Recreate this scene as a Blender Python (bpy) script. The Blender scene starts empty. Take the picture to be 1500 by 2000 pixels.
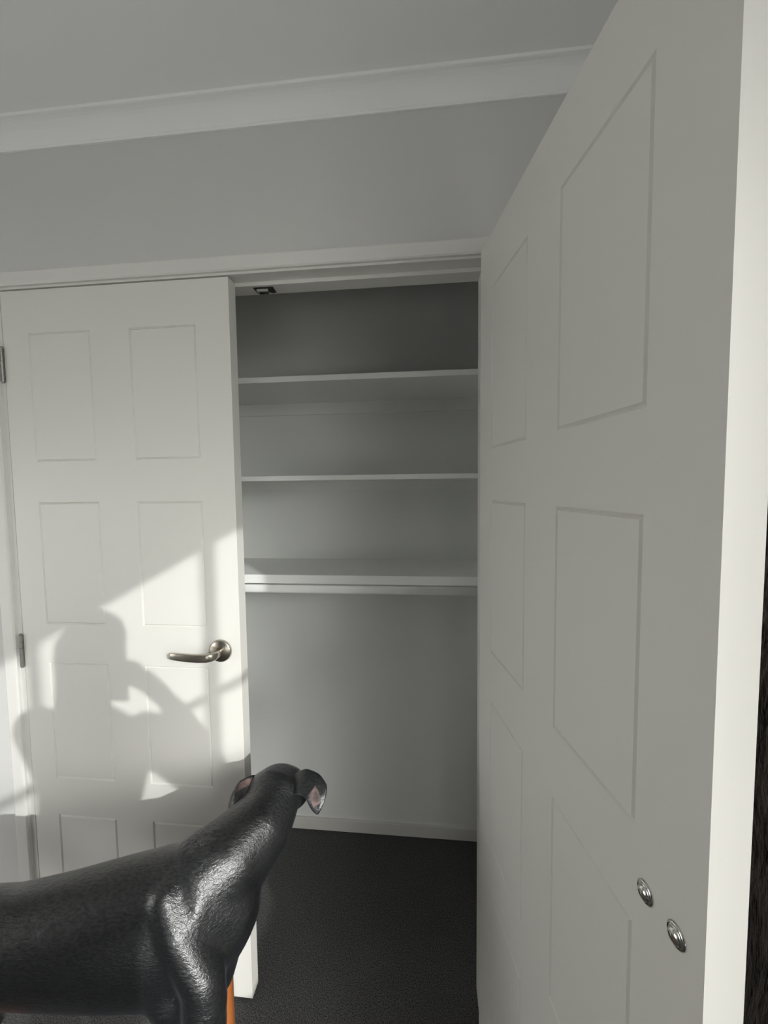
import bpy, bmesh, math, random
from mathutils import Vector, Matrix, noise

random.seed(7)
SC = bpy.context.scene
COL = SC.collection

# ------------------------------------------------------------------ camera
cam_d = bpy.data.cameras.new('camera')
cam = bpy.data.objects.new('camera', cam_d); COL.objects.link(cam)
CAM = Vector((0.5104, -1.0541, 1.50087))
_rx, _ry, _rz = -0.06265, 0.01175, 0.10197
_R = Matrix.Rotation(_rz, 3, 'Z') @ Matrix.Rotation(_rx, 3, 'X') @ Matrix.Rotation(_ry, 3, 'Y')
_right, _fwd, _up = _R.col[0], _R.col[1], _R.col[2]
cam.matrix_world = Matrix(((_right.x, _up.x, -_fwd.x, CAM.x),
                           (_right.y, _up.y, -_fwd.y, CAM.y),
                           (_right.z, _up.z, -_fwd.z, CAM.z), (0, 0, 0, 1)))
cam_d.sensor_fit = 'VERTICAL'; cam_d.sensor_height = 36.0
cam_d.lens = 796.36 / 2000 * 36.0
cam_d.clip_start = 0.01
SC.camera = cam

# ------------------------------------------------------------------ light
SUN_DIR = Vector((-0.82, 1.0, -0.445)).normalized()
SKY, GLOW = 4.9, 49.0
world = bpy.data.worlds.new('sky'); SC.world = world; world.use_nodes = True
wn = world.node_tree; wn.nodes.clear()
wo = wn.nodes.new('ShaderNodeOutputWorld'); wb = wn.nodes.new('ShaderNodeBackground')
wb.inputs['Color'].default_value = (1.0, 0.978, 0.952, 1)
# hazy glow of the sky around the low sun
wc = wn.nodes.new('ShaderNodeTexCoord'); wd = wn.nodes.new('ShaderNodeVectorMath'); wd.operation = 'DOT_PRODUCT'
wd.inputs[1].default_value = -SUN_DIR
w0 = wn.nodes.new('ShaderNodeMath'); w0.operation = 'MAXIMUM'; w0.inputs[1].default_value = 0.0
w1 = wn.nodes.new('ShaderNodeMath'); w1.operation = 'POWER'; w1.inputs[1].default_value = 42.0
w2 = wn.nodes.new('ShaderNodeMath'); w2.operation = 'MULTIPLY_ADD'; w2.inputs[1].default_value = GLOW; w2.inputs[2].default_value = SKY
wn.links.new(wc.outputs['Generated'], wd.inputs[0]); wn.links.new(wd.outputs['Value'], w0.inputs[0]); wn.links.new(w0.outputs[0], w1.inputs[0])
wn.links.new(w1.outputs[0], w2.inputs[0]); wn.links.new(w2.outputs[0], wb.inputs['Strength'])
wn.links.new(wb.outputs[0], wo.inputs[0])

sun_d = bpy.data.lights.new('sun', 'SUN'); sun = bpy.data.objects.new('sun', sun_d); COL.objects.link(sun)
sun.rotation_euler = SUN_DIR.to_track_quat('-Z', 'Y').to_euler()
sun_d.energy = 2.8; sun_d.angle = math.radians(0.6); sun_d.color = (1.0, 0.985, 0.975)

# window opening in the right-hand wall; the portal only guides sampling of the sky through it
XW, XWO = 1.37, 1.47
WY0, WY1, WZ0, WZ1 = -3.05, -1.437, 0.75, 2.185
# added fill-light openings: one in the left-hand wall, a half-shuttered one behind the camera
XL = -2.3
VY0, VY1, VZ0, VZ1 = -2.3, -0.75, 0.30, 1.75
BX0, BX1, BZ0, BZ1 = -0.1, 1.25, 0.06, 0.95
YB = -3.7
por_d = bpy.data.lights.new('window_portal', 'AREA'); por = bpy.data.objects.new('window_portal', por_d); COL.objects.link(por)
por_d.shape = 'RECTANGLE'; por_d.size = BX1 - BX0; por_d.size_y = BZ1 - BZ0
por.location = ((BX0 + BX1) / 2, YB - 0.11, (BZ0 + BZ1) / 2); por.rotation_euler = (math.radians(90), 0, 0); por_d.cycles.is_portal = True
for nm, px_, y0_, y1_, z0_, z1_, ang in (('window_portal', XWO + 0.01, WY0, WY1, WZ0, WZ1, 90), ('window_portal', XL - 0.11, VY0, VY1, VZ0, VZ1, -90)):
    por_d = bpy.data.lights.new(nm, 'AREA'); por = bpy.data.objects.new(nm, por_d); COL.objects.link(por)
    por_d.shape = 'RECTANGLE'; por_d.size = z1_ - z0_; por_d.size_y = y1_ - y0_
    por.location = (px_, (y0_ + y1_) / 2, (z0_ + z1_) / 2); por.rotation_euler = (0, math.radians(ang), 0)
    por_d.cycles.is_portal = True

SC.view_settings.view_transform = 'Standard'; SC.view_settings.look = 'None'
SC.view_settings.gamma = 1.0; SC.view_settings.use_curve_mapping = False
SC.view_settings.exposure = 0.0
SC.cycles.max_bounces = 10; SC.cycles.diffuse_bounces = 8; SC.cycles.glossy_bounces = 4
SC.cycles.sample_clamp_indirect = 6.0
SC.cycles.caustics_reflective = False; SC.cycles.caustics_refractive = False

# ------------------------------------------------------------------ materials
def mat(name, color, rough=0.5, metal=0.0, spec=0.5, bump=None, var=None, sheen=0.0, coord='Object', scale=(1, 1, 1)):
    m = bpy.data.materials.new(name); m.use_nodes = True
    nt = m.node_tree; b = nt.nodes['Principled BSDF']
    b.inputs['Base Color'].default_value = (*color, 1); b.inputs['Roughness'].default_value = rough
    b.inputs['Metallic'].default_value = metal; b.inputs['Specular IOR Level'].default_value = spec
    if sheen:
        b.inputs['Sheen Weight'].default_value = sheen; b.inputs['Sheen Roughness'].default_value = 0.4
    tc = mp = None
    if bump or var:
        tc = nt.nodes.new('ShaderNodeTexCoord'); mp = nt.nodes.new('ShaderNodeMapping')
        mp.inputs['Scale'].default_value = scale
        nt.links.new(tc.outputs[coord], mp.inputs['Vector'])
    if var:      # (noise scale, second colour)
        n = nt.nodes.new('ShaderNodeTexNoise'); n.inputs['Scale'].default_value = var[0]; n.inputs['Detail'].default_value = 4
        r = nt.nodes.new('ShaderNodeValToRGB'); r.color_ramp.elements[0].position = 0.38; r.color_ramp.elements[1].position = 0.62
        r.color_ramp.elements[0].color = (*color, 1); r.color_ramp.elements[1].color = (*var[1], 1)
        nt.links.new(mp.outputs[0], n.inputs['Vector']); nt.links.new(n.outputs['Fac'], r.inputs[0])
        nt.links.new(r.outputs[0], b.inputs['Base Color'])
    if bump:     # (noise scale, strength, distance)
        n = nt.nodes.new('ShaderNodeTexNoise'); n.inputs['Scale'].default_value = bump[0]; n.inputs['Detail'].default_value = 3
        k = nt.nodes.new('ShaderNodeBump'); k.inputs['Strength'].default_value = bump[1]; k.inputs['Distance'].default_value = bump[2]
        nt.links.new(mp.outputs[0], n.inputs['Vector']); nt.links.new(n.outputs['Fac'], k.inputs['Height'])
        nt.links.new(k.outputs[0], b.inputs['Normal'])
    return m

M_WALL = mat('wall_paint', (0.60, 0.598, 0.585), 0.85, spec=0.2, bump=(260, 0.10, 0.001))
M_CEIL = mat('ceiling_paint', (0.86, 0.865, 0.87), 0.9, spec=0.1, bump=(300, 0.08, 0.001))
M_DOOR = mat('door_enamel', (0.72, 0.708, 0.668), 0.42, spec=0.4, bump=(420, 0.05, 0.0006))
M_TRIM = mat('trim_enamel', (0.72, 0.71, 0.68), 0.4, spec=0.4)
M_CLOS = mat('closet_paint', (0.80, 0.81, 0.795), 0.85, spec=0.2, bump=(260, 0.10, 0.001))
M_SHELF = mat('white_melamine', (0.82, 0.825, 0.81), 0.35, spec=0.4)
M_NICK = mat('brushed_nickel', (0.52, 0.48, 0.41), 0.28, metal=1.0)
M_STEEL = mat('dull_steel', (0.33, 0.32, 0.30), 0.4, metal=1.0)
M_CHROME = mat('polished_steel', (0.7, 0.69, 0.66), 0.12, metal=1.0)
M_ZINC = mat('bright_zinc', (0.6, 0.6, 0.58), 0.35, metal=0.3)
M_DARK = mat('dark_plastic', (0.02, 0.02, 0.02), 0.5)
M_CARPET = mat('charcoal_carpet', (0.05, 0.051, 0.052), 0.95, spec=0.1, bump=(400, 1.0, 0.007), var=(300, (0.17, 0.17, 0.17)))
M_CUT = mat('bounce_cut_paint', (0.10, 0.10, 0.105), 0.85, spec=0.2)  # invented dark tone: cuts bounce light into the wardrobe's upper compartment
M_BLIND = mat('charcoal_blind', (0.10, 0.10, 0.105), 0.9)  # for the added blind over the low fill opening
M_PAVE = mat('pale_paving', (0.60, 0.60, 0.59), 0.9)
M_WHITEAL = mat('white_aluminium', (0.75, 0.75, 0.75), 0.4)
M_FLEECE = mat('brown_fleece', (0.025, 0.016, 0.013), 0.95, spec=0.1, bump=(90, 1.0, 0.02), var=(35, (0.14, 0.11, 0.095)), sheen=0.3, scale=(1, 1, 0.35))

m = bpy.data.materials.new('window_glass'); m.use_nodes = True
nt = m.node_tree; nt.nodes.clear()
_o = nt.nodes.new('ShaderNodeOutputMaterial'); _t = nt.nodes.new('ShaderNodeBsdfTransparent'); _g = nt.nodes.new('ShaderNodeBsdfGlossy'); _x = nt.nodes.new('ShaderNodeMixShader')
_t.inputs[0].default_value = (0.96, 0.97, 0.965, 1); _g.inputs['Roughness'].default_value = 0.02; _x.inputs[0].default_value = 0.05
nt.links.new(_t.outputs[0], _x.inputs[1]); nt.links.new(_g.outputs[0], _x.inputs[2]); nt.links.new(_x.outputs[0], _o.inputs[0])
M_GLASS = m

# ------------------------------------------------------------------ helpers
def link(name, me, material=None, parent=None, loc=None):
    o = bpy.data.objects.new(name, me); COL.objects.link(o)
    if material is not None and me is not None and not me.materials: me.materials.append(material)
    if parent: o.parent = parent
    if loc is not None: o.location = loc
    return o

def obj(name, bm, material=None, parent=None, smooth=False):
    bmesh.ops.recalc_face_normals(bm, faces=bm.faces)
    me = bpy.data.meshes.new(name); bm.to_mesh(me); bm.free()
    if smooth:
        for p in me.polygons: p.use_smooth = True
    return link(name, me, material, parent)

def box(bm, x0, x1, y0, y1, z0, z1, bev=0.0):
    v = [bm.verts.new(c) for c in ((x0, y0, z0), (x1, y0, z0), (x1, y1, z0), (x0, y1, z0), (x0, y0, z1), (x1, y0, z1), (x1, y1, z1), (x0, y1, z1))]
    fs = [bm.faces.new([v[i] for i in q]) for q in ((3, 2, 1, 0), (4, 5, 6, 7), (0, 1, 5, 4), (1, 2, 6, 5), (2, 3, 7, 6), (3, 0, 4, 7))]
    if bev:
        es = list({e for f in fs for e in f.edges})
        bmesh.ops.bevel(bm, geom=es, offset=bev, segments=2, affect='EDGES', profile=0.5)

def boxes(*bs, bev=0.0):
    bm = bmesh.new()
    for b in bs: box(bm, *b, bev=bev)
    return bm

def prism_x(profile, x0, x1):
    """extrude a (y, z) profile along x"""
    bm = bmesh.new()
    a = [bm.verts.new((x0, y, z)) for y, z in profile]; b = [bm.verts.new((x1, y, z)) for y, z in profile]
    n = len(profile)
    for i in range(n): bm.faces.new((a[i], a[(i + 1) % n], b[(i + 1) % n], b[i]))
    bm.faces.new(a[::-1]); bm.faces.new(b)
    return bm

def ring_loft(bm, rings, cap=True):
    vs = [[bm.verts.new(c) for c in r] for r in rings]
    n = len(vs[0])
    for a, b in zip(vs, vs[1:]):
        for i in range(n): bm.faces.new((a[i], a[(i + 1) % n], b[(i + 1) % n], b[i]))
    if cap:
        bm.faces.new(vs[0][::-1]); bm.faces.new(vs[-1])

def loft(bm, secs, n=20, lat=None, up=Vector((0, 0, 1))):
    """tube through sections (centre, half width, half height), rounded ends"""
    P = [Vector(s[0]) for s in secs]; rings = []
    for i, s in enumerate(secs):
        t = (P[min(i + 1, len(P) - 1)] - P[max(i - 1, 0)]).normalized()
        if lat is None:
            l = t.cross(up)
            if l.length < 0.05: l = Vector((1, 0, 0))
        else: l = Vector(lat)
        l = (l - t * l.dot(t)).normalized(); u = l.cross(t).normalized()
        def ring(c, k): return [c + l * (math.cos(2 * math.pi * j / n) * s[1] * k) + u * (math.sin(2 * math.pi * j / n) * s[2] * k) for j in range(n)]
        r = (s[1] + s[2]) / 2
        if i == 0:
            for a in (80, 55, 28): rings.append(ring(P[0] - t * r * math.sin(math.radians(a)) * 0.8, math.cos(math.radians(a))))
        rings.append(ring(P[i], 1.0))
        if i == len(secs) - 1:
            for a in (28, 55, 80): rings.append(ring(P[-1] + t * r * math.sin(math.radians(a)) * 0.8, math.cos(math.radians(a))))
    ring_loft(bm, rings)

def ball(bm, c, r, rot=None, seg=20):
    mx = Matrix.Translation(c) @ (rot.to_4x4() if rot else Matrix.Identity(4)) @ Matrix.Diagonal((*r, 1))
    bmesh.ops.create_uvsphere(bm, u_segments=seg, v_segments=max(8, seg * 2 // 3), radius=1.0, matrix=mx)

def cyl(bm, p0, p1, r, seg=24, r2=None):
    p0, p1 = Vector(p0), Vector(p1); d = p1 - p0
    mx = Matrix.Translation((p0 + p1) / 2) @ d.to_track_quat('Z', 'Y').to_matrix().to_4x4()
    bmesh.ops.create_cone(bm, cap_ends=True, segments=seg, radius1=r, radius2=r if r2 is None else r2, depth=d.length, matrix=mx)

def tag(o, label, cat, group=None):
    o['label'] = label; o['category'] = cat
    if group: o['group'] = group
    return o

def struct(o, label=None, cat=None):
    o['kind'] = 'structure'
    if label: o['label'] = label
    if cat: o['category'] = cat
    return o

def fuse(name, bm, voxel, smooth_iter, material, parent=None, subsurf=0):
    """union of overlapping closed volumes into one continuous skin"""
    bmesh.ops.recalc_face_normals(bm, faces=bm.faces)
    me = bpy.data.meshes.new(name + '_src'); bm.to_mesh(me); bm.free()
    t = bpy.data.objects.new(name + '_src', me); COL.objects.link(t)
    r = t.modifiers.new('r', 'REMESH'); r.mode = 'VOXEL'; r.voxel_size = voxel
    s = t.modifiers.new('s', 'SMOOTH'); s.factor = 0.5; s.iterations = smooth_iter
    if subsurf:
        q = t.modifiers.new('q', 'SUBSURF'); q.levels = subsurf
    dg = bpy.context.evaluated_depsgraph_get(); dg.update()
    out = bpy.data.meshes.new_from_object(t.evaluated_get(dg))
    bpy.data.objects.remove(t); bpy.data.meshes.remove(me)
    out.name = name; out.materials.clear()
    for p in out.polygons: p.use_smooth = True
    return link(name, out, material, parent)

# ------------------------------------------------------------------ room shell
ZC = 2.466                       # ceiling
OX, OZ = 0.684, 2.076            # rough opening half width and height
CX, CB = 0.80, 0.615             # closet half width and back wall
struct(obj('floor', boxes((XL - 0.1, XWO, YB - 0.1, CB + 0.1, -0.1, 0.0)), M_CARPET), 'dark charcoal loop pile carpet running into the wardrobe', 'carpet')
struct(obj('ceiling', boxes((XL - 0.1, XWO, YB - 0.1, 0.0, ZC, ZC + 0.1)), M_CEIL), 'flat white painted ceiling above the wardrobe wall', 'ceiling')
struct(obj('wall_front', boxes((XL, -OX, 0, 0.095, 0, ZC), (OX, XW, 0, 0.095, 0, ZC), (-OX, OX, 0, 0.095, OZ, ZC)), M_WALL), 'pale grey painted wall around the wardrobe opening', 'wall')
struct(obj('wall_left', boxes((XL - 0.1, XL, VY1, 0.095, 0, ZC), (XL - 0.1, XL, YB, VY0, 0, ZC), (XL - 0.1, XL, VY0, VY1, 0, VZ0), (XL - 0.1, XL, VY0, VY1, VZ1, ZC)), M_WALL), 'pale grey side wall opposite the sunny window', 'wall')
struct(obj('wall_back', boxes((XL, BX0, YB - 0.1, YB, 0, ZC), (BX1, XW, YB - 0.1, YB, 0, ZC), (BX0, BX1, YB - 0.1, YB, 0, BZ0), (BX0, BX1, YB - 0.1, YB, 2.15, ZC)), M_CUT), 'unseen wall facing the wardrobe, darkened to cut bounce light', 'wall')
struct(obj('wall_right', boxes((XW, XWO, WY1, 0.7, 0, ZC), (XW, XWO, YB - 0.1, WY0, 0, ZC), (XW, XWO, WY0, WY1, 0, WZ0), (XW, XWO, WY0, WY1, WZ1, ZC)), M_WALL), 'pale grey wall holding the sunny window', 'wall')
struct(obj('wall_closet_back', boxes((-CX, CX, CB, CB + 0.08, 0, 2.42)), M_CLOS), 'pale grey back wall inside the wardrobe', 'wall')
struct(obj('wall_closet_left', boxes((-CX - 0.08, -CX, 0.095, CB + 0.08, 0, 2.42)), M_CLOS), 'pale grey wardrobe side wall behind the closed door', 'wall')
struct(obj('wall_closet_right', boxes((CX, CX + 0.08, 0.095, CB + 0.08, 0, 2.42)), M_CLOS), 'pale grey wardrobe side wall behind the open door', 'wall')
struct(obj('ceiling_closet', boxes((-CX - 0.08, CX + 0.08, 0.095, CB + 0.08, 2.42, 2.5)), M_CEIL), 'white ceiling inside the wardrobe', 'ceiling')

# cornice: cove with a lip at wall and ceiling
prof = [(0.0, 2.412), (-0.005, 2.412), (-0.006, 2.417)]
for i in range(0, 9):
    a = math.radians(90 * i / 8)
    prof.append((-0.0485 + 0.0405 * math.cos(a), 2.4195 + 0.0385 * math.sin(a)))
prof = prof[:3] + [(-0.0075 - 0.041 * (1 - math.cos(math.radians(11.25 * i))) ** 0.8, 2.4185 + 0.039 * math.sin(math.radians(11.25 * i)) ** 1.25) for i in range(9)]
prof += [(-0.0495, 2.4578), (-0.0515, 2.4585), (-0.0515, ZC), (0.0, ZC)]
struct(obj('trim_1', prism_x(prof, XL, XW), M_CEIL), 'white coved cornice between wall and ceiling', 'cornice')

# jambs, stops and architraves of the wardrobe opening
struct(obj('trim_2', boxes((-OX, -0.664, 0, 0.095, 0, OZ), (-0.664, -0.654, 0.043, 0.095, 0, 2.046), bev=0.0008), M_TRIM), 'white door jamb along the hinge side of the closed door', 'jamb')
struct(obj('trim_3', boxes((0.664, OX, 0, 0.095, 0, OZ), (0.654, 0.664, 0.043, 0.095, 0, 2.046), bev=0.0008), M_TRIM), 'white door jamb behind the open door', 'jamb')
head = struct(obj('trim_4', boxes((-0.664, 0.664, 0, 0.095, 2.0565, OZ), (-0.664, 0.664, 0.043, 0.095, 2.046, 2.0565), bev=0.0008), M_TRIM), 'white head jamb with door stop and metal catch', 'jamb')
AP = [(-0.0, 0), (-0.0085, 0), (-0.0115, 0.004), (-0.012, 0.010), (-0.012, 0.036), (-0.0105, 0.0395), (-0.006, 0.041), (0, 0.041)]
bm = prism_x([(y, 2.0625 + z * 0.92) for y, z in AP], -0.7195, 0.7195)
struct(obj('trim_5', bm, M_TRIM), 'white architrave across the top of the wardrobe opening', 'architrave')
for nm, s, lab in (('trim_6', -1, 'white upright architrave beside the closed door'), ('trim_7', 1, 'white upright architrave behind the open door')):
    bm = bmesh.new()
    a = [bm.verts.new((s * (0.6785 + z), y, 0)) for y, z in AP]; b = [bm.verts.new((s * (0.6785 + z), y, 2.0625)) for y, z in AP]
    for i in range(len(AP)): bm.faces.new((a[i], a[(i + 1) % len(AP)], b[(i + 1) % len(AP)], b[i]))
    bm.faces.new(a); bm.faces.new(b)
    struct(obj(nm, bm, M_TRIM), lab, 'architrave')

# baseboards
def skirt(name, x0, x1, y0, y1, h, lab):
    struct(obj(name, boxes((x0, x1, y0, y1, 0, h), bev=0.002), M_TRIM), lab, 'baseboard')
skirt('baseboard_closet', -CX, CX, CB - 0.011, CB, 0.053, 'low white skirting along the wardrobe back wall')
skirt('baseboard_left', XL, XL + 0.012, YB, 0.0, 0.07, 'white skirting along the plain side wall')
skirt('baseboard_back', XL, XW, YB, YB + 0.012, BZ0 - 0.002, 'white skirting along the wall facing the wardrobe')
skirt('baseboard_front', XL, -0.7195, -0.012, 0.0, 0.07, 'white skirting beside the closed wardrobe door')
skirt('baseboard_corner', 0.7195, XW, -0.012, 0.0, 0.07, 'white skirting behind the open wardrobe door')
skirt('baseboard_right', XW - 0.012, XW, WY1 + 0.03, -0.012, 0.07, 'white skirting between the window and the corner')

# catch under the head stop
c = boxes((0.046, 0.100, 0.052, 0.084, 2.0435, 2.046), bev=0.0006); catch = obj('catch_plate', c, M_DARK, head); catch['label'] = 'small metal roller catch with dark slot'
bm = boxes((0.055, 0.085, 0.057, 0.063, 2.038, 2.0435), (0.055, 0.085, 0.073, 0.079, 2.038, 2.0435), (0.053, 0.057, 0.057, 0.079, 2.038, 2.0435), bev=0.0006)
obj('catch_rim', bm, M_ZINC, catch)
bm = bmesh.new(); cyl(bm, (0.058, 0.068, 2.039), (0.083, 0.068, 2.039), 0.0048, 16); obj('catch_roller', bm, M_DARK, catch, True)
bm = boxes((0.087, 0.098, 0.056, 0.0595, 2.0415, 2.0436), (0.0905, 0.0945, 0.054, 0.080, 2.0405, 2.0436)); obj('catch_screw', bm, M_DARK, catch)

# window in the right wall
fr = []
FX0, FX1 = 1.405, 1.455
fr += [(FX0, FX1, WY0, WY1, WZ0, WZ0 + 0.035), (FX0, FX1, WY0, WY0 + 0.035, WZ0, WZ1), ]
bm = boxes((FX0, FX1, WY0, WY1, WZ0, WZ0 + 0.03), (FX0, FX1, WY0, WY0 + 0.03, WZ0, WZ1), (FX0, FX1, WY1 - 0.008, WY1, WZ0, WZ1), (FX0, FX1, WY0, WY1, WZ1 - 0.01, WZ1))
win = struct(obj('window_1', bm, M_WHITEAL), 'white framed window letting low sun into the room', 'window')
MULL = (-1.85, -2.52)
for y in MULL: obj('mullion', boxes((FX0 + 0.008, FX1 - 0.008, y - 0.008, y + 0.008, WZ0 + 0.03, WZ1 - 0.01)), M_WHITEAL, win)
obj('transom', boxes((FX0 + 0.012, FX1 - 0.012, WY0 + 0.03, WY1 - 0.008, 1.738, 1.754)), M_WHITEAL, win)
ys = [WY0 + 0.03, MULL[1], MULL[0], WY1 - 0.008]
for a, b in zip(ys, ys[1:]):
    obj('pane', boxes((1.4285, 1.4315, a, b, WZ0 + 0.03, WZ1 - 0.01)), M_GLASS, win)
obj('window_sill', boxes((XW - 0.03, FX0, WY0 - 0.03, WY1 + 0.03, WZ0 - 0.025, WZ0 + 0.002), bev=0.002), M_TRIM, win)
bm = boxes((XL - 0.06, XL - 0.03, VY0, VY1, VZ0, VZ0 + 0.03), (XL - 0.06, XL - 0.03, VY0, VY1, VZ1 - 0.03, VZ1), (XL - 0.06, XL - 0.03, VY0, VY0 + 0.03, VZ0, VZ1), (XL - 0.06, XL - 0.03, VY1 - 0.03, VY1, VZ0, VZ1))  # invented opening: fill light for the open door's inner face
fill_win2 = struct(obj('fill_window_2', bm, M_WHITEAL), 'white framed window added in the side wall for fill light', 'window')
for a, b in ((VY0 + 0.03, -1.45), (-1.45, VY1 - 0.03)): obj('pane', boxes((XL - 0.047, XL - 0.044, a, b, VZ0 + 0.03, VZ1 - 0.03)), M_GLASS, fill_win2)
obj('mullion', boxes((XL - 0.058, XL - 0.032, -1.465, -1.435, VZ0 + 0.03, VZ1 - 0.03)), M_WHITEAL, fill_win2)
bm = boxes((BX0, BX0 + 0.03, YB - 0.07, YB - 0.03, BZ0, 2.15), (BX1 - 0.03, BX1, YB - 0.07, YB - 0.03, BZ0, 2.15), (BX0, BX1, YB - 0.07, YB - 0.03, BZ0, BZ0 + 0.03), (BX0, BX1, YB - 0.07, YB - 0.03, 2.12, 2.15))  # invented opening: low fill light for the lower wardrobe
fill_win3 = struct(obj('fill_window_3', bm, M_WHITEAL), 'low window with half lowered blind, added for fill light', 'window')
obj('pane', boxes((BX0 + 0.03, BX1 - 0.03, YB - 0.052, YB - 0.049, BZ0 + 0.03, 2.12)), M_GLASS, fill_win3)
obj('blind', boxes((BX0 + 0.005, BX1 - 0.005, YB - 0.020, YB - 0.014, BZ1, 2.15)), M_BLIND, fill_win3)  # added to keep this opening's light low
obj('bottom_rail', boxes((BX0 + 0.005, BX1 - 0.005, YB - 0.025, YB - 0.009, BZ1 - 0.02, BZ1)), M_WHITEAL, fill_win3)
struct(obj('ground_behind', boxes((-14, 14, -16, YB - 0.1, -0.36, -0.151)), M_PAVE), 'pale paving outside the added low window', 'paving')
struct(obj('ground_outside', boxes((XWO, 14, YB - 0.1, 9, -0.35, -0.15)), M_PAVE), 'pale paving outside the sunny window', 'paving')
struct(obj('ground_beyond', boxes((-14, XL - 0.1, YB - 0.1, 9, -0.35, -0.15)), M_PAVE), 'pale paving outside the added side window', 'paving')

# ------------------------------------------------------------------ doors
DW, DT, DZ0, DZ1 = 0.661, 0.040, 0.012, 2.052
COLS = ((0.0762, 0.2629), (0.3756, 0.5662))
ROWS = ((1.9361, 1.5816), (1.4674, 1.1148), (1.0005, 0.6485), (0.5345, 0.1864))
GW, GD = 0.0032, 0.0042         # half groove width, groove depth
def door_slab():
    bm = bmesh.new()
    us = [0.0] + [u for c in COLS for u in c] + [DW]
    zs = [DZ0] + [z for r in reversed(ROWS) for z in reversed(r)] + [DZ1]
    for t, sgn in ((0.0, 1), (DT, -1)):
        g = {}
        for i, u in enumerate(us):
            for j, z in enumerate(zs): g[i, j] = bm.verts.new((u, t, z))
        for i in range(len(us) - 1):
            for j in range(len(zs) - 1):
                q = [g[i, j], g[i + 1, j], g[i + 1, j + 1], g[i, j + 1]]
                if i in (1, 3) and j % 2 == 1:      # a routed panel: groove wall and floor
                    k = [bm.verts.new((us[i] + GW, t + sgn * GD, zs[j] + GW)), bm.verts.new((us[i + 1] - GW, t + sgn * GD, zs[j] + GW)),
                         bm.verts.new((us[i + 1] - GW, t + sgn * GD, zs[j + 1] - GW)), bm.verts.new((us[i] + GW, t + sgn * GD, zs[j + 1] - GW))]
                    for a in range(4):
                        f = [q[a], q[(a + 1) % 4], k[(a + 1) % 4], k[a]]; bm.faces.new(f)
                    bm.faces.new(k)
                else: bm.faces.new(q)
        if t == 0.0: g0 = g
    nu, nz = len(us), len(zs)
    loop = [(i, 0) for i in range(nu)] + [(nu - 1, j) for j in range(1, nz)] + [(i, nz - 1) for i in range(nu - 2, -1, -1)] + [(0, j) for j in range(nz - 2, 0, -1)]
    for a in range(len(loop)):
        p, q = loop[a], loop[(a + 1) % len(loop)]
        bm.faces.new((g0[p], g0[q], g[q], g[p]))
    rim = [e for e in bm.edges if e.is_manifold and abs(e.calc_face_angle(0)) > 1.4]
    bmesh.ops.bevel(bm, geom=rim, offset=0.0012, segments=2, affect='EDGES', profile=0.5)
    bmesh.ops.recalc_face_normals(bm, faces=bm.faces)
    me = bpy.data.meshes.new('door_slab'); bm.to_mesh(me); bm.free(); me.materials.append(M_DOOR)
    return me
def panel_mesh(u0, u1, z0, z1, t, sgn):
    bm = bmesh.new(); d = GD
    a = [bm.verts.new((u, t + sgn * d, z)) for u, z in ((u0 + GW, z0 + GW), (u1 - GW, z0 + GW), (u1 - GW, z1 - GW), (u0 + GW, z1 - GW))]
    b = [bm.verts.new((u, t + sgn * 0.0001, z)) for u, z in ((u0 + 2 * GW, z0 + 2 * GW), (u1 - 2 * GW, z0 + 2 * GW), (u1 - 2 * GW, z1 - 2 * GW), (u0 + 2 * GW, z1 - 2 * GW))]
    for i in range(4): bm.faces.new((a[i], a[(i + 1) % 4], b[(i + 1) % 4], b[i]))
    bm.faces.new(b); bm.faces.new(a[::-1])
    bmesh.ops.recalc_face_normals(bm, faces=bm.faces)
    me = bpy.data.meshes.new('panel'); bm.to_mesh(me); bm.free(); me.materials.append(M_DOOR)
    return me
SLAB = door_slab()
PANELS = [panel_mesh(c[0], c[1], r[1], r[0], t, s) for t, s in ((0.0, 1), (DT, -1)) for r in ROWS for c in COLS]

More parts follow.
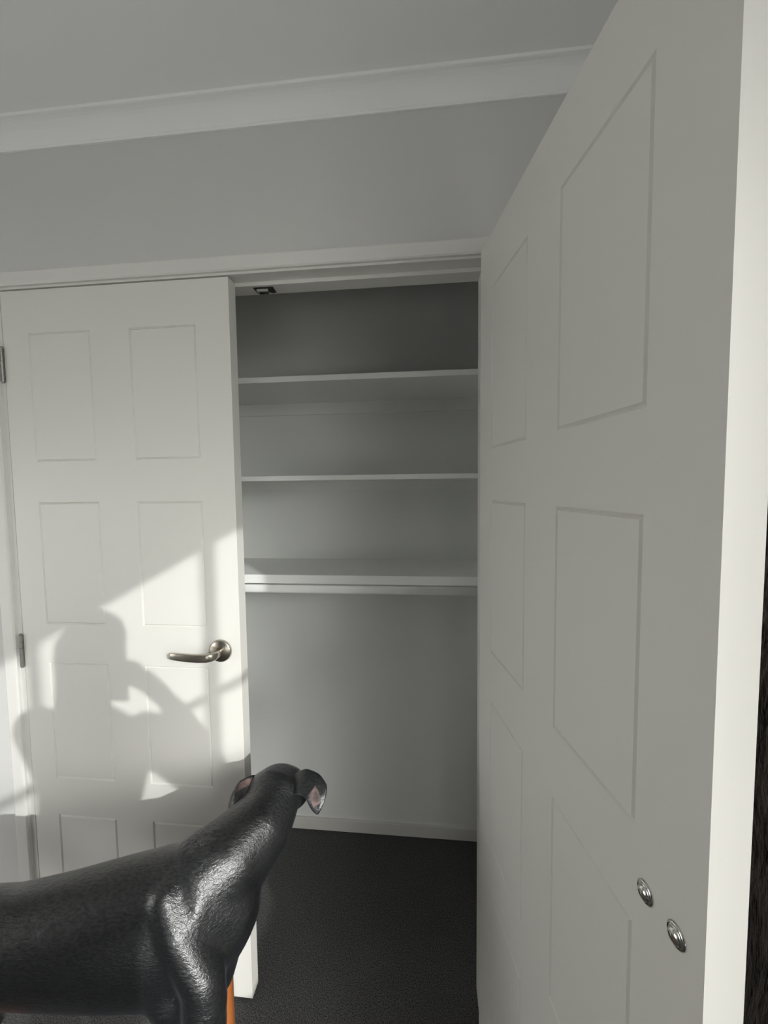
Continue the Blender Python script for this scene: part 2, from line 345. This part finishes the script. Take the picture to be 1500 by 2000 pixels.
def lever_meshes():
    """rose and lever in local frame: door face is y=0, handle stands out to -y, lever points to -x"""
    bm = bmesh.new()
    prof = [(0.0, 0.0), (0.0315, 0.0), (0.0318, -0.002), (0.0305, -0.0065), (0.028, -0.0085), (0.0, -0.0088)]
    n = 40; rings = [[(max(r, 0.0004) * math.cos(2 * math.pi * i / n), y, max(r, 0.0004) * math.sin(2 * math.pi * i / n)) for i in range(n)] for r, y in prof]
    ring_loft(bm, rings); bmesh.ops.recalc_face_normals(bm, faces=bm.faces)
    rose = bpy.data.meshes.new('rose'); bm.to_mesh(rose); bm.free(); rose.materials.append(M_NICK)
    bm = bmesh.new()
    path = [((0, -0.006, 0), .0105, .0105), ((0, -0.022, 0), .0095, .0095), ((-0.001, -0.036, -0.0005), .0095, .010), ((-0.006, -0.046, -0.001), .0085, .0105),
            ((-0.016, -0.0505, -0.0015), .0065, .011), ((-0.040, -0.0525, -0.002), .0055, .0112), ((-0.070, -0.053, -0.001), .0052, .0108), ((-0.098, -0.052, 0.0005), .0046, .0100), ((-0.113, -0.051, 0.0015), .0042, .0085)]
    rings = []
    P = [Vector(p[0]) for p in path]
    for i, (c, a, b) in enumerate(path):
        t = (P[min(i + 1, len(P) - 1)] - P[max(i - 1, 0)]).normalized(); u = Vector((0, 0, 1)); u = (u - t * u.dot(t)).normalized(); l = u.cross(t)
        def rg(k, off=0.0): return [P[i] + t * off + l * (a * k * math.copysign(abs(math.cos(th)) ** 0.45, math.cos(th))) + u * (b * k * math.copysign(abs(math.sin(th)) ** 0.5, math.sin(th))) for th in [2 * math.pi * j / 20 for j in range(20)]]
        rings.append(rg(1.0))
        if i == len(path) - 1: rings.append(rg(0.85, 0.003)); rings.append(rg(0.5, 0.0052)); rings.append(rg(0.1, 0.006))
    ring_loft(bm, rings); bmesh.ops.recalc_face_normals(bm, faces=bm.faces)
    lev = bpy.data.meshes.new('lever'); bm.to_mesh(lev); bm.free(); lev.materials.append(M_NICK)
    for me in (rose, lev):
        for p in me.polygons: p.use_smooth = True
    return rose, lev
ROSE, LEVER = lever_meshes()

def hinge_mesh():
    bm = bmesh.new()
    for k in range(5):
        cyl(bm, (0, 0, -0.0465 + k * 0.0188), (0, 0, -0.0465 + k * 0.0188 + 0.0174), 0.0058, 18)
    cyl(bm, (0, 0, -0.050), (0, 0, 0.050), 0.0042, 14)
    bmesh.ops.recalc_face_normals(bm, faces=bm.faces)
    me = bpy.data.meshes.new('hinge'); bm.to_mesh(me); bm.free(); me.materials.append(M_STEEL)
    return me
HINGE = hinge_mesh()
HZ = (1.853, 1.034, 0.215)

def door(name, label, loc, rz):
    d = link(name, SLAB); d.location = loc; d.rotation_euler = (0, 0, rz)
    struct(d, label, 'door')
    for pm in PANELS: link('panel', pm, None, d)
    return d
d1 = door('door_1', 'closed white wardrobe door with lever handle and routed panels', (-0.661, 0, 0), 0)
h = link('door_handle', ROSE, None, d1, (0.661 - 0.0565, 0, 1.052)); h['label'] = 'brushed nickel lever handle on a round rose'
link('lever', LEVER, None, h)
for z in HZ:
    k = link('hinge', HINGE, None, d1, (-0.0055, -0.0035, z)); k['label'] = 'dull steel hinge knuckle'
d2 = door('door_2', 'open white wardrobe door swung out into the room', (0.64436, -0.03334, 0), math.atan2(-math.sin(1.74656), -math.cos(1.74656)))
# bolt heads of the outside handle, on the face towards the wardrobe
def bolt_mesh(k):
    bm = bmesh.new()
    prof = [(0.0, 0.0), (0.0165 * k, 0.0), (0.0165 * k, -0.0012), (0.0135 * k, -0.0026), (0.0118 * k, -0.0022), (0.0108 * k, -0.0034), (0.0085 * k, -0.0052), (0.0045 * k, -0.006), (0.0, -0.0062)]
    n = 28; ring_loft(bm, [[(max(r, .0002) * math.cos(2 * math.pi * i / n), y, max(r, .0002) * math.sin(2 * math.pi * i / n)) for i in range(n)] for r, y in prof])
    bmesh.ops.recalc_face_normals(bm, faces=bm.faces)
    me = bpy.data.meshes.new('bolt_head'); bm.to_mesh(me); bm.free(); me.materials.append(M_CHROME)
    for p in me.polygons: p.use_smooth = True
    return me
BOLT = bolt_mesh(0.72)
for u in (0.586, 0.629):
    b = link('bolt_head', BOLT, None, d2, (u, 0, 1.056)); b['label'] = 'polished domed bolt head'
h2 = link('door_handle', ROSE, None, d2, (0.608, DT, 1.055)); h2.rotation_euler = (math.pi, 0, 0)
h2['label'] = 'brushed nickel lever handle on the outer face'
link('lever', LEVER, None, h2)
for z in HZ:
    link('hinge', HINGE, None, d2, (-0.002, DT + 0.006, z))

# ------------------------------------------------------------------ wardrobe fittings
def shelf(name, label, y0, z0, z1, cleat):
    o = obj(name, boxes((-CX, CX, y0, CB, z0, z1), bev=0.0008), M_SHELF); tag(o, label, 'shelf', None)
    obj('cleat', boxes((-CX, CX, CB - 0.018, CB, cleat, z0), bev=0.0008), M_SHELF, o)
    return o
shelf('wardrobe_shelf', 'top white wardrobe shelf, highest on the back wall', 0.262, 1.845, 1.8632, 1.799)
shelf('wardrobe_shelf', 'thin white middle wardrobe shelf between the other two', 0.262, 1.5235, 1.5395, 1.489)
s3 = shelf('wardrobe_shelf', 'lowest white wardrobe shelf, right above the hanging rail', 0.312, 1.184, 1.200, 1.15)
obj('shelf_edge', boxes((-CX, CX, 0.294, 0.312, 1.170, 1.2003), bev=0.001), M_SHELF, s3)['label'] = 'deep white front edge strip'
bm = bmesh.new()
n = 24
def oval(x): return [(x, 0.296 + 0.0085 * math.copysign(abs(math.cos(t)) ** 0.8, math.cos(t)), 1.1515 + 0.0145 * math.copysign(abs(math.sin(t)) ** 0.6, math.sin(t))) for t in [2 * math.pi * i / n for i in range(n)]]
ring_loft(bm, [oval(-CX), oval(CX)])
rail = obj('hanging_rail', bm, M_SHELF, None, True); tag(rail, 'white oval hanging rail under the lowest wardrobe shelf', 'rail')
for s in (-1, 1):
    obj('rail_socket', boxes((s * CX - (0.006 if s > 0 else 0), s * CX + (0.006 if s < 0 else 0), 0.283, 0.309, 1.133, 1.168)), M_SHELF, rail)

# ------------------------------------------------------------------ dog
def dog_coat():
    m = bpy.data.materials.new('dog_coat'); m.use_nodes = True
    nt = m.node_tree; b = nt.nodes['Principled BSDF']
    b.inputs['Roughness'].default_value = 0.34; b.inputs['Specular IOR Level'].default_value = 0.8
    b.inputs['Sheen Weight'].default_value = 0.05; b.inputs['Sheen Roughness'].default_value = 0.35
    b.inputs['Sheen Tint'].default_value = (0.8, 0.82, 1.0, 1)
    at = nt.nodes.new('ShaderNodeAttribute'); at.attribute_name = 'tan'
    mx = nt.nodes.new('ShaderNodeMix'); mx.data_type = 'RGBA'
    mx.inputs['A'].default_value = (0.0075, 0.008, 0.009, 1); mx.inputs['B'].default_value = (0.36, 0.115, 0.028, 1)
    nt.links.new(at.outputs['Fac'], mx.inputs['Factor']); nt.links.new(mx.outputs['Result'], b.inputs['Base Color'])
    tc = nt.nodes.new('ShaderNodeTexCoord')
    def tex(scale, rot=(0, 0, 0), detail=3):
        mp = nt.nodes.new('ShaderNodeMapping'); mp.inputs['Rotation'].default_value = rot; mp.inputs['Scale'].default_value = scale
        n = nt.nodes.new('ShaderNodeTexNoise'); n.inputs['Scale'].default_value = 1.0; n.inputs['Detail'].default_value = detail
        nt.links.new(tc.outputs['Object'], mp.inputs['Vector']); nt.links.new(mp.outputs[0], n.inputs['Vector'])
        return n.outputs['Fac']
    flow = (0, math.radians(35), math.radians(12))
    fine, clump, blotch, tuft = tex((150, 620, 620), flow, 2), tex((60, 170, 170), flow), tex((24, 30, 30)), tex((70, 130, 130), flow, 2)
    def bump(h, strength, dist, prev=None):
        k = nt.nodes.new('ShaderNodeBump'); k.inputs['Distance'].default_value = dist
        if isinstance(strength, float): k.inputs['Strength'].default_value = strength
        else: nt.links.new(strength, k.inputs['Strength'])
        nt.links.new(h, k.inputs['Height'])
        if prev: nt.links.new(prev, k.inputs['Normal'])
        return k.outputs[0]
    ruff = nt.nodes.new('ShaderNodeAttribute'); ruff.attribute_name = 'ruff'
    b1 = bump(blotch, 0.15, 0.006); b2 = bump(tuft, ruff.outputs['Fac'], 0.045, b1); b3 = bump(clump, 0.4, 0.0026, b2); b4 = bump(fine, 0.5, 0.0011, b3)
    nt.links.new(b4, b.inputs['Normal'])
    mr = nt.nodes.new('ShaderNodeMapRange'); mr.inputs['From Min'].default_value = 0.35; mr.inputs['From Max'].default_value = 0.65
    mr.inputs['To Min'].default_value = 0.55; mr.inputs['To Max'].default_value = 0.9
    nt.links.new(tex((110, 230, 230), flow, 4), mr.inputs['Value']); nt.links.new(mr.outputs[0], b.inputs['Specular IOR Level'])
    return m
M_COAT = dog_coat()
M_EAR_IN = mat('ear_lining', (0.15, 0.098, 0.088), 0.6, bump=(60, 0.6, 0.004), var=(55, (0.035, 0.027, 0.026)))
M_NOSE = mat('dog_nose', (0.008, 0.008, 0.008), 0.3)
M_EYE = mat('dog_eye', (0.02, 0.01, 0.006), 0.08)

bm = bmesh.new()
# trunk: (centre), half width, half height
BODY = [((-0.60, -0.425, 0.585), .070, .075), ((-0.52, -0.408, 0.588), .092, .100), ((-0.43, -0.390, 0.592), .093, .100), ((-0.34, -0.370, 0.594), .089, .092),
        ((-0.24, -0.350, 0.592), .097, .109), ((-0.13, -0.326, 0.592), .107, .129), ((-0.04, -0.305, 0.593), .111, .144), ((0.02, -0.290, 0.588), .105, .154),
        ((0.045, -0.280, 0.568), .084, .140)]
loft(bm, BODY, 28)
# neck
NECK = [((-0.04, -0.310, 0.625), .075, .085), ((0.035, -0.275, 0.650), .088, .108), ((0.088, -0.225, 0.686), .080, .092), ((0.127, -0.177, 0.718), .072, .075), ((0.140, -0.137, 0.738), .063, .060)]
loft(bm, NECK, 24)
# skull and muzzle, pointing into the wardrobe
HX = -0.020
HEAD = [((0.142, -0.168, 0.742), .054, .050), ((0.153, -0.132, 0.752), .071, .055), ((0.160, -0.090, 0.738), .068, .053), ((0.168, -0.052, 0.712), .045, .045), ((0.172, -0.015, 0.684), .033, .035), ((0.176, 0.024, 0.656), .028, .029), ((0.178, 0.042, 0.644), .024, .025)]
loft(bm, [((c[0] + HX * (0.6 + 0.4 * min(1, (c[1] + .17) / .04)), c[1], c[2]), a, b) for c, a, b in HEAD], 22)
ball(bm, Vector((0.122 + HX, -0.085, 0.722)), (.030, .042, .034)); ball(bm, Vector((0.200 + HX, -0.085, 0.722)), (.030, .042, .034))
# shoulder blades, upper arms, front legs   (near side s=-1, far side s=+1)
def body_pt(x, y, z): return Vector((x, y, z))
for side, cy, fx in ((-1, -0.368, 0.037), (1, -0.190, -0.034)):
    loft(bm, [((0.000, -0.30 + side * 0.045, 0.705), .036, .026), ((0.030, cy - side * 0.012, 0.650), .046, .036), ((0.062 + fx * .5, cy, 0.560), .042, .042), ((0.050 + fx, cy + side * 0.008, 0.510), .042, .042)], 16)
    loft(bm, [((0.062 + fx * .5, cy, 0.555), .042, .042), ((0.050 + fx, cy + side * 0.010, 0.480), .048, .040), ((0.036 + fx, cy + side * 0.010, 0.425), .040, .034)], 16)
    ball(bm, Vector((0.010, cy + side * 0.004, 0.515)), (.042, .034, .060), Matrix.Rotation(math.radians(-18), 3, 'Y'))
    loft(bm, [((0.036 + fx, cy + side * 0.010, 0.440), .036, .032), ((0.044 + fx, cy + side * 0.008, 0.360), .031, .027), ((0.054 + fx, cy + side * 0.004, 0.250), .0225, .021), ((0.062 + fx, cy, 0.150), .0195, .019), ((0.070 + fx, cy, 0.085), .018, .018), ((0.086 + fx, cy, 0.035), .022, .020)], 14)
    ball(bm, Vector((0.106 + fx, cy, 0.022)), (.044, .030, .022))
    for k in (-1, 0, 1): ball(bm, Vector((0.134 + fx - abs(k) * .008, cy + k * .015, 0.018)), (.018, .0105, .016), seg=12)
    # hind leg: thigh, stifle, hock, rear pastern
    hy = -0.470 if side < 0 else -0.335
    loft(bm, [((-0.560, hy - side * 0.02, 0.590), .085, .060), ((-0.520, hy, 0.500), .080, .054), ((-0.465, hy + side * 0.006, 0.400), .056, .042), ((-0.450, hy + side * 0.006, 0.345), .042, .034)], 16)
    loft(bm, [((-0.450, hy + side * 0.006, 0.370), .044, .034), ((-0.530, hy + side * 0.004, 0.280), .035, .028), ((-0.610, hy, 0.195), .022, .020), ((-0.630, hy, 0.170), .020, .019)], 14)
    loft(bm, [((-0.628, hy, 0.185), .021, .019), ((-0.615, hy, 0.100), .018, .017), ((-0.600, hy, 0.040), .020, .019)], 14)
    ball(bm, Vector((-0.572, hy, 0.022)), (.042, .028, .022))
    for k in (-1, 0, 1): ball(bm, Vector((-0.546 - abs(k) * .008, hy + k * .014, 0.018)), (.018, .010, .016), seg=12)
loft(bm, [((0.045, -0.282, 0.575), .078, .070), ((0.048, -0.286, 0.520), .068, .066), ((0.045, -0.292, 0.475), .050, .058)], 20, lat=(0.25, 1, 0))      # forechest
# tail
loft(bm, [((-0.62, -0.428, 0.630), .026, .026), ((-0.72, -0.455, 0.600), .018, .018), ((-0.82, -0.480, 0.540), .013, .013), ((-0.90, -0.500, 0.460), .008, .008)], 12)
dog = fuse('dog', bm, 0.0075, 9, M_COAT)
me = dog.data
tan = me.attributes.new('tan', 'FLOAT', 'POINT'); ruff = me.attributes.new('ruff', 'FLOAT', 'POINT')
WH = Vector((0.035, -0.275, 0.735))
def sst(a, b, x):
    t = min(1, max(0, (x - a) / (b - a))); return t * t * (3 - 2 * t)
for i, v in enumerate(me.vertices):
    c = v.co; t = 0.0
    if c.x > -0.02 and c.y > -0.50: t = max(t, 1 - sst(0.345, 0.385, c.z + 0.02 * noise.noise(c * 20)))           # forelegs
    if c.x < -0.33:
        t = max(t, 1 - sst(0.18, 0.23, c.z))
        inner = (c.y > -0.455 and c.y < -0.352)
        if inner and c.x > -0.56: t = max(t, (1 - sst(0.43, 0.47, c.z)))
    if c.x > 0.080 and abs(c.y + 0.250) < 0.045: t = max(t, 1 - sst(0.455, 0.475, c.z))   # chest patch
    if c.y > -0.04: t = max(t, sst(-0.04, -0.02, c.y) * (1 - sst(-0.005, 0.02, c.z - 0.684 + 0.72 * (c.y + 0.015))))                                                # muzzle
    tan.data[i].value = t; ruff.data[i].value = math.exp(-((c - WH).length / 0.032) ** 2)
tag(dog, 'glossy black dog with tan markings peering into the open wardrobe', 'dog')

def resample(grid, R, C):
    r0, c0 = len(grid), len(grid[0]); out = []
    for i in range(R):
        a = i / (R - 1) * (r0 - 1); ia = min(int(a), r0 - 2); fa = a - ia; row = []
        for j in range(C):
            b = j / (C - 1) * (c0 - 1); jb = min(int(b), c0 - 2); fb = b - jb
            g = [[Vector(grid[ia + p][jb + q]) for q in (0, 1)] for p in (0, 1)]
            row.append((g[0][0] * (1 - fb) + g[0][1] * fb) * (1 - fa) + (g[1][0] * (1 - fb) + g[1][1] * fb) * fa)
        out.append(row)
    return out

def ear(grid, lining, flip, label):
    """a thick leathery flap; the hollow side is lined"""
    P = [[v + Vector((HX, 0, 0)) for v in r] for r in resample(grid, 11, 9)]; R, C = 11, 9; thick = 0.005
    bm = bmesh.new(); F, B = [], []
    for i in range(R):
        f_, b_ = [], []
        for j in range(C):
            du = P[min(i + 1, R - 1)][j] - P[max(i - 1, 0)][j]; dv = P[i][min(j + 1, C - 1)] - P[i][max(j - 1, 0)]
            n = du.cross(dv); n = n.normalized() if n.length > 1e-9 else Vector((0, 1, 0))
            if flip: n = -n
            e = 0.45 if (i == R - 1 or j in (0, C - 1)) else 1.0
            f_.append(bm.verts.new(P[i][j] + n * thick * e * 0.5)); b_.append(bm.verts.new(P[i][j] - n * thick * e * 0.5))
        F.append(f_); B.append(b_)
    for i in range(R - 1):
        for j in range(C - 1):
            bm.faces.new((F[i][j], F[i + 1][j], F[i + 1][j + 1], F[i][j + 1]))
            f = bm.faces.new((B[i][j], B[i][j + 1], B[i + 1][j + 1], B[i + 1][j])); f.material_index = 1 if lining(i, j) else 0
        bm.faces.new((F[i][0], B[i][0], B[i + 1][0], F[i + 1][0])); bm.faces.new((F[i][-1], F[i + 1][-1], B[i + 1][-1], B[i][-1]))
    for j in range(C - 1):
        bm.faces.new((F[0][j], F[0][j + 1], B[0][j + 1], B[0][j])); bm.faces.new((F[-1][j], B[-1][j], B[-1][j + 1], F[-1][j + 1]))
    o = obj('ear', bm, None, dog, True); o['label'] = label
    o.data.materials.append(M_COAT); o.data.materials.append(M_EAR_IN)
    q = o.modifiers.new('s', 'SUBSURF'); q.levels = 1; q.render_levels = 2
    return o
ear([[(.195, -.10, .780), (.203, -.125, .778), (.207, -.150, .766)], [(.230, -.105, .803), (.232, -.130, .796), (.230, -.158, .775)],
     [(.268, -.115, .798), (.265, -.140, .786), (.247, -.165, .770)], [(.293, -.135, .783), (.281, -.155, .768), (.256, -.170, .757)],
     [(.291, -.155, .763), (.280, -.166, .753), (.265, -.172, .746)], [(.2795, -.170, .741), (.2775, -.171, .7395), (.2755, -.172, .739)]],
    lambda i, j: 4 <= i <= 6 and 4 <= j <= 6, False, 'hanging black ear with pinkish lining')
ear([[(.128, -.105, .772), (.118, -.130, .768), (.110, -.155, .752)], [(.098, -.120, .790), (.090, -.145, .776), (.090, -.168, .752)],
     [(.070, -.136, .782), (.067, -.155, .764), (.072, -.176, .738)], [(.056, -.148, .756), (.057, -.164, .740), (.062, -.176, .722)],
     [(.054, -.158, .732), (.055, -.162, .724), (.058, -.166, .718)]],
    lambda i, j: 2 <= i <= 8 and 1 <= j <= 3, True, 'folded black ear showing its pale pink lining')
for sx in (-1, 1):
    bm = bmesh.new(); ball(bm, Vector((0.166 + HX + sx * 0.034, -0.048, 0.735)), (.010, .010, .010), seg=16); obj('eye', bm, M_EYE, dog, True)
bm = bmesh.new(); ball(bm, Vector((0.179 + HX, 0.060, 0.641)), (.016, .010, .012), seg=16); obj('nose', bm, M_NOSE, dog, True)

# ------------------------------------------------------------------ person taking the picture (casts the long shadow over door and dog)
M_SKIN = mat('skin', (0.55, 0.33, 0.24), 0.5); M_KNIT = mat('grey_knit', (0.16, 0.165, 0.18), 0.9, bump=(180, 0.6, 0.003))
M_DENIM = mat('blue_denim', (0.05, 0.07, 0.12), 0.9, bump=(300, 0.4, 0.002)); M_HAIR = mat('brown_hair', (0.035, 0.02, 0.012), 0.5, bump=(120, 0.8, 0.004), scale=(1, 1, 0.2))
M_SOCK = mat('dark_sock', (0.03, 0.03, 0.035), 0.95)
bm = bmesh.new(); PX, PY = 0.620, -1.335; UP = 0.05
L_ = (1, 0.1, 0)
loft(bm, [((PX - .055, PY - .01, 0.84), .135, .105), ((PX - .05, PY - .01, 0.93), .146, .110), ((PX - .03, PY, 1.05), .126, .096), ((PX, PY, 1.20 + UP), .152, .108), ((PX, PY, 1.31 + UP), .172, .098), ((PX, PY, 1.375 + UP), .130, .070), ((PX, PY + .005, 1.41 + UP), .062, .056)], 24, lat=L_)
loft(bm, [((PX, PY + .005, 1.38 + UP), .056, .056), ((PX - .002, PY + .025, 1.47 + UP), .050, .052)], 18, lat=L_)
HC = Vector((PX - .004, PY + .050, 1.560 + UP))
ball(bm, HC + Vector((0, -.004, .022)), (.074, .092, .092)); ball(bm, HC + Vector((0, .024, -.045)), (.056, .066, .066))
ball(bm, HC + Vector((-.004, .094, -.012)), (.012, .018, .022), seg=12); ball(bm, HC + Vector((-.004, .082, -.058)), (.024, .012, .010), seg=12)
for sx in (-1, 1): ball(bm, HC + Vector((sx * .074, -.004, -.004)), (.010, .018, .030), seg=12)
ARMS = (((PX + .165, PY, 1.345 + UP), (PX + .240, -1.165, 1.172), (0.690, -1.105, 1.385), (0.598, -1.093, 1.455), 1),
        ((PX - .165, PY, 1.345 + UP), (PX - .245, -1.175, 1.180), (0.400, -1.110, 1.370), (0.432, -1.093, 1.445), -1))
for sh, el, wr, hd, sx in ARMS:
    sh, el, wr, hd = Vector(sh), Vector(el), Vector(wr), Vector(hd)
    loft(bm, [(sh, .062, .066), (sh.lerp(el, .5), .060, .060), (el, .058, .058)], 16)
    loft(bm, [(el, .058, .058), (el.lerp(wr, .4), .052, .052), (wr.lerp(el, .12), .036, .036), (wr, .027, .024)], 16)
    loft(bm, [(wr, .026, .021), (wr.lerp(hd, .5), .034, .019), (hd, .034, .016)], 14)
    d = (hd - wr).normalized()
    for k in range(4):      # fingers wrap the long edge of the phone
        b0 = hd + Vector((0, 0, .030 - k * .019)); ln = (.052, .060, .056, .046)[k]
        edge = 0.515 + sx * 0.050
        b1 = Vector((edge, -1.080, b0.z + .004)); b2 = Vector((edge - sx * ln * .45, -1.0745, b0.z + .006))
        loft(bm, [(b0, .0088, .0088), (b1, .0082, .0082), (b2, .0070, .0070)], 10)
    t0 = wr.lerp(hd, .45); loft(bm, [(t0, .012, .012), (Vector((0.515 + sx * 0.050, -1.113, t0.z + .03)), .010, .010), (Vector((0.515 + sx * 0.025, -1.1100, t0.z + .045)), .0085, .0085)], 10)
for sx in (-1, 1):
    loft(bm, [((PX - .055 + sx * .072, PY - .01, 0.90), .080, .095), ((PX - .055 + sx * .090, PY, 0.70), .077, .082), ((PX - .055 + sx * .092, PY + .012, 0.49), .057, .060), ((PX - .055 + sx * .094, PY - .010, 0.33), .054, .058), ((PX - .055 + sx * .096, PY - .02, 0.10), .038, .042)], 18, lat=L_)
    loft(bm, [((PX - .055 + sx * .097, PY - .055, 0.040), .034, .038), ((PX - .055 + sx * .100, PY + .03, 0.045), .040, .042), ((PX - .055 + sx * .106, PY + .12, 0.030), .044, .028), ((PX - .055 + sx * .108, PY + .165, 0.022), .036, .020)], 16)
person = fuse('person', bm, 0.0075, 4, M_KNIT)
for q in (M_SKIN, M_DENIM, M_SOCK): person.data.materials.append(q)
for p in person.data.polygons:
    c = p.center
    if c.z > 1.435 + UP and abs(c.x - PX) < .12 and c.y < -1.15: p.material_index = 1
    elif c.y > -1.118 and c.z > 1.36: p.material_index = 1
    elif c.z < 0.085: p.material_index = 3
    elif c.z < 0.955 and c.y < -1.1: p.material_index = 2
tag(person, 'person in grey jumper and jeans holding up a phone in front of the wardrobe', 'person')
bm = bmesh.new()
loft(bm, [(HC + Vector((0, -.012, .075)), .058, .064), (HC + Vector((0, -.020, .040)), .084, .092), (HC + Vector((0, -.034, -.01)), .086, .082), (HC + Vector((0, -.052, -.08)), .082, .052), (HC + Vector((0, -.072, -.16)), .086, .034), (HC + Vector((0, -.085, -.23)), .070, .020)], 22, lat=(1, 0, 0))
hair = fuse('hair', bm, 0.009, 3, M_HAIR, person); hair['label'] = 'shoulder length dark brown hair'
for sx in (-1, 1):
    bm = bmesh.new(); ball(bm, HC + Vector((sx * .030 - .004, .079, .012)), (.012, .010, .010), seg=14); obj('eye', bm, M_EYE, person, True)
phone = obj('phone', boxes((0.515 - .0375, 0.515 + .0375, -1.094, -1.0855, 1.378, 1.532), bev=0.003), M_DARK); tag(phone, 'black phone held upright in both hands', 'phone')
obj('screen', boxes((0.515 - .034, 0.515 + .034, -1.0944, -1.0940, 1.386, 1.524)), mat('black_glass', (0.01, 0.01, 0.012), 0.08), phone)
bm = bmesh.new(); cyl(bm, (0.510, -1.0855, 1.503), (0.510, -1.0835, 1.503), .011, 20); obj('lens', bm, M_NOSE, phone)

# ------------------------------------------------------------------ dark fleece gown hanging in the corner behind the open door
bm = bmesh.new(); n = 72; rings = []
for k in range(33):
    f = k / 32; z = 1.74 - 1.56 * f
    w = 0.06 + 0.17 * min(1, f * 7) ** 0.6 + 0.05 * f; dp = 0.045 + 0.035 * min(1, f * 5) + 0.02 * f; r = []
    for j in range(n):
        t = 2 * math.pi * j / n
        fold = 1 + (0.10 + 0.10 * f) * math.sin(9 * t + 2.0 * math.sin(3 * f)) + 0.06 * math.sin(17 * t + 4 * f)
        wob = 0.012 * noise.noise(Vector((math.cos(t) * 2, math.sin(t) * 2, z * 6)))
        r.append((1.235 - math.cos(t) * (dp * fold + wob) * 0.85, -0.30 + math.sin(t) * (w * (0.9 + 0.1 * fold) + wob), z + 0.01 * math.sin(5 * t) * f))
    rings.append(r)
ring_loft(bm, rings)
gown = obj('dressing_gown', bm, M_FLEECE, None, True); tag(gown, 'dark brown fleecy dressing gown hanging behind the open door', 'dressing gown')
bm = bmesh.new(); loft(bm, [((1.195, -0.385, 1.70), .012, .012), ((1.18, -0.345, 1.73), .02, .02), ((1.18, -0.255, 1.73), .02, .02), ((1.195, -0.215, 1.70), .012, .012)], 14); obj('collar', bm, M_FLEECE, gown, True)
bm = boxes((1.357, 1.37, -0.32, -0.28, 1.735, 1.815), bev=0.002); hook = obj('coat_hook', bm, M_CHROME); tag(hook, 'small metal coat hook on the wall behind the open door', 'hook')
bm = bmesh.new(); loft(bm, [((1.36, -0.30, 1.76), .006, .006), ((1.30, -0.30, 1.75), .006, .006), ((1.262, -0.30, 1.752), .006, .006), ((1.255, -0.30, 1.785), .006, .006)], 12, lat=(0, 1, 0)); obj('prong', bm, M_CHROME, hook, True)
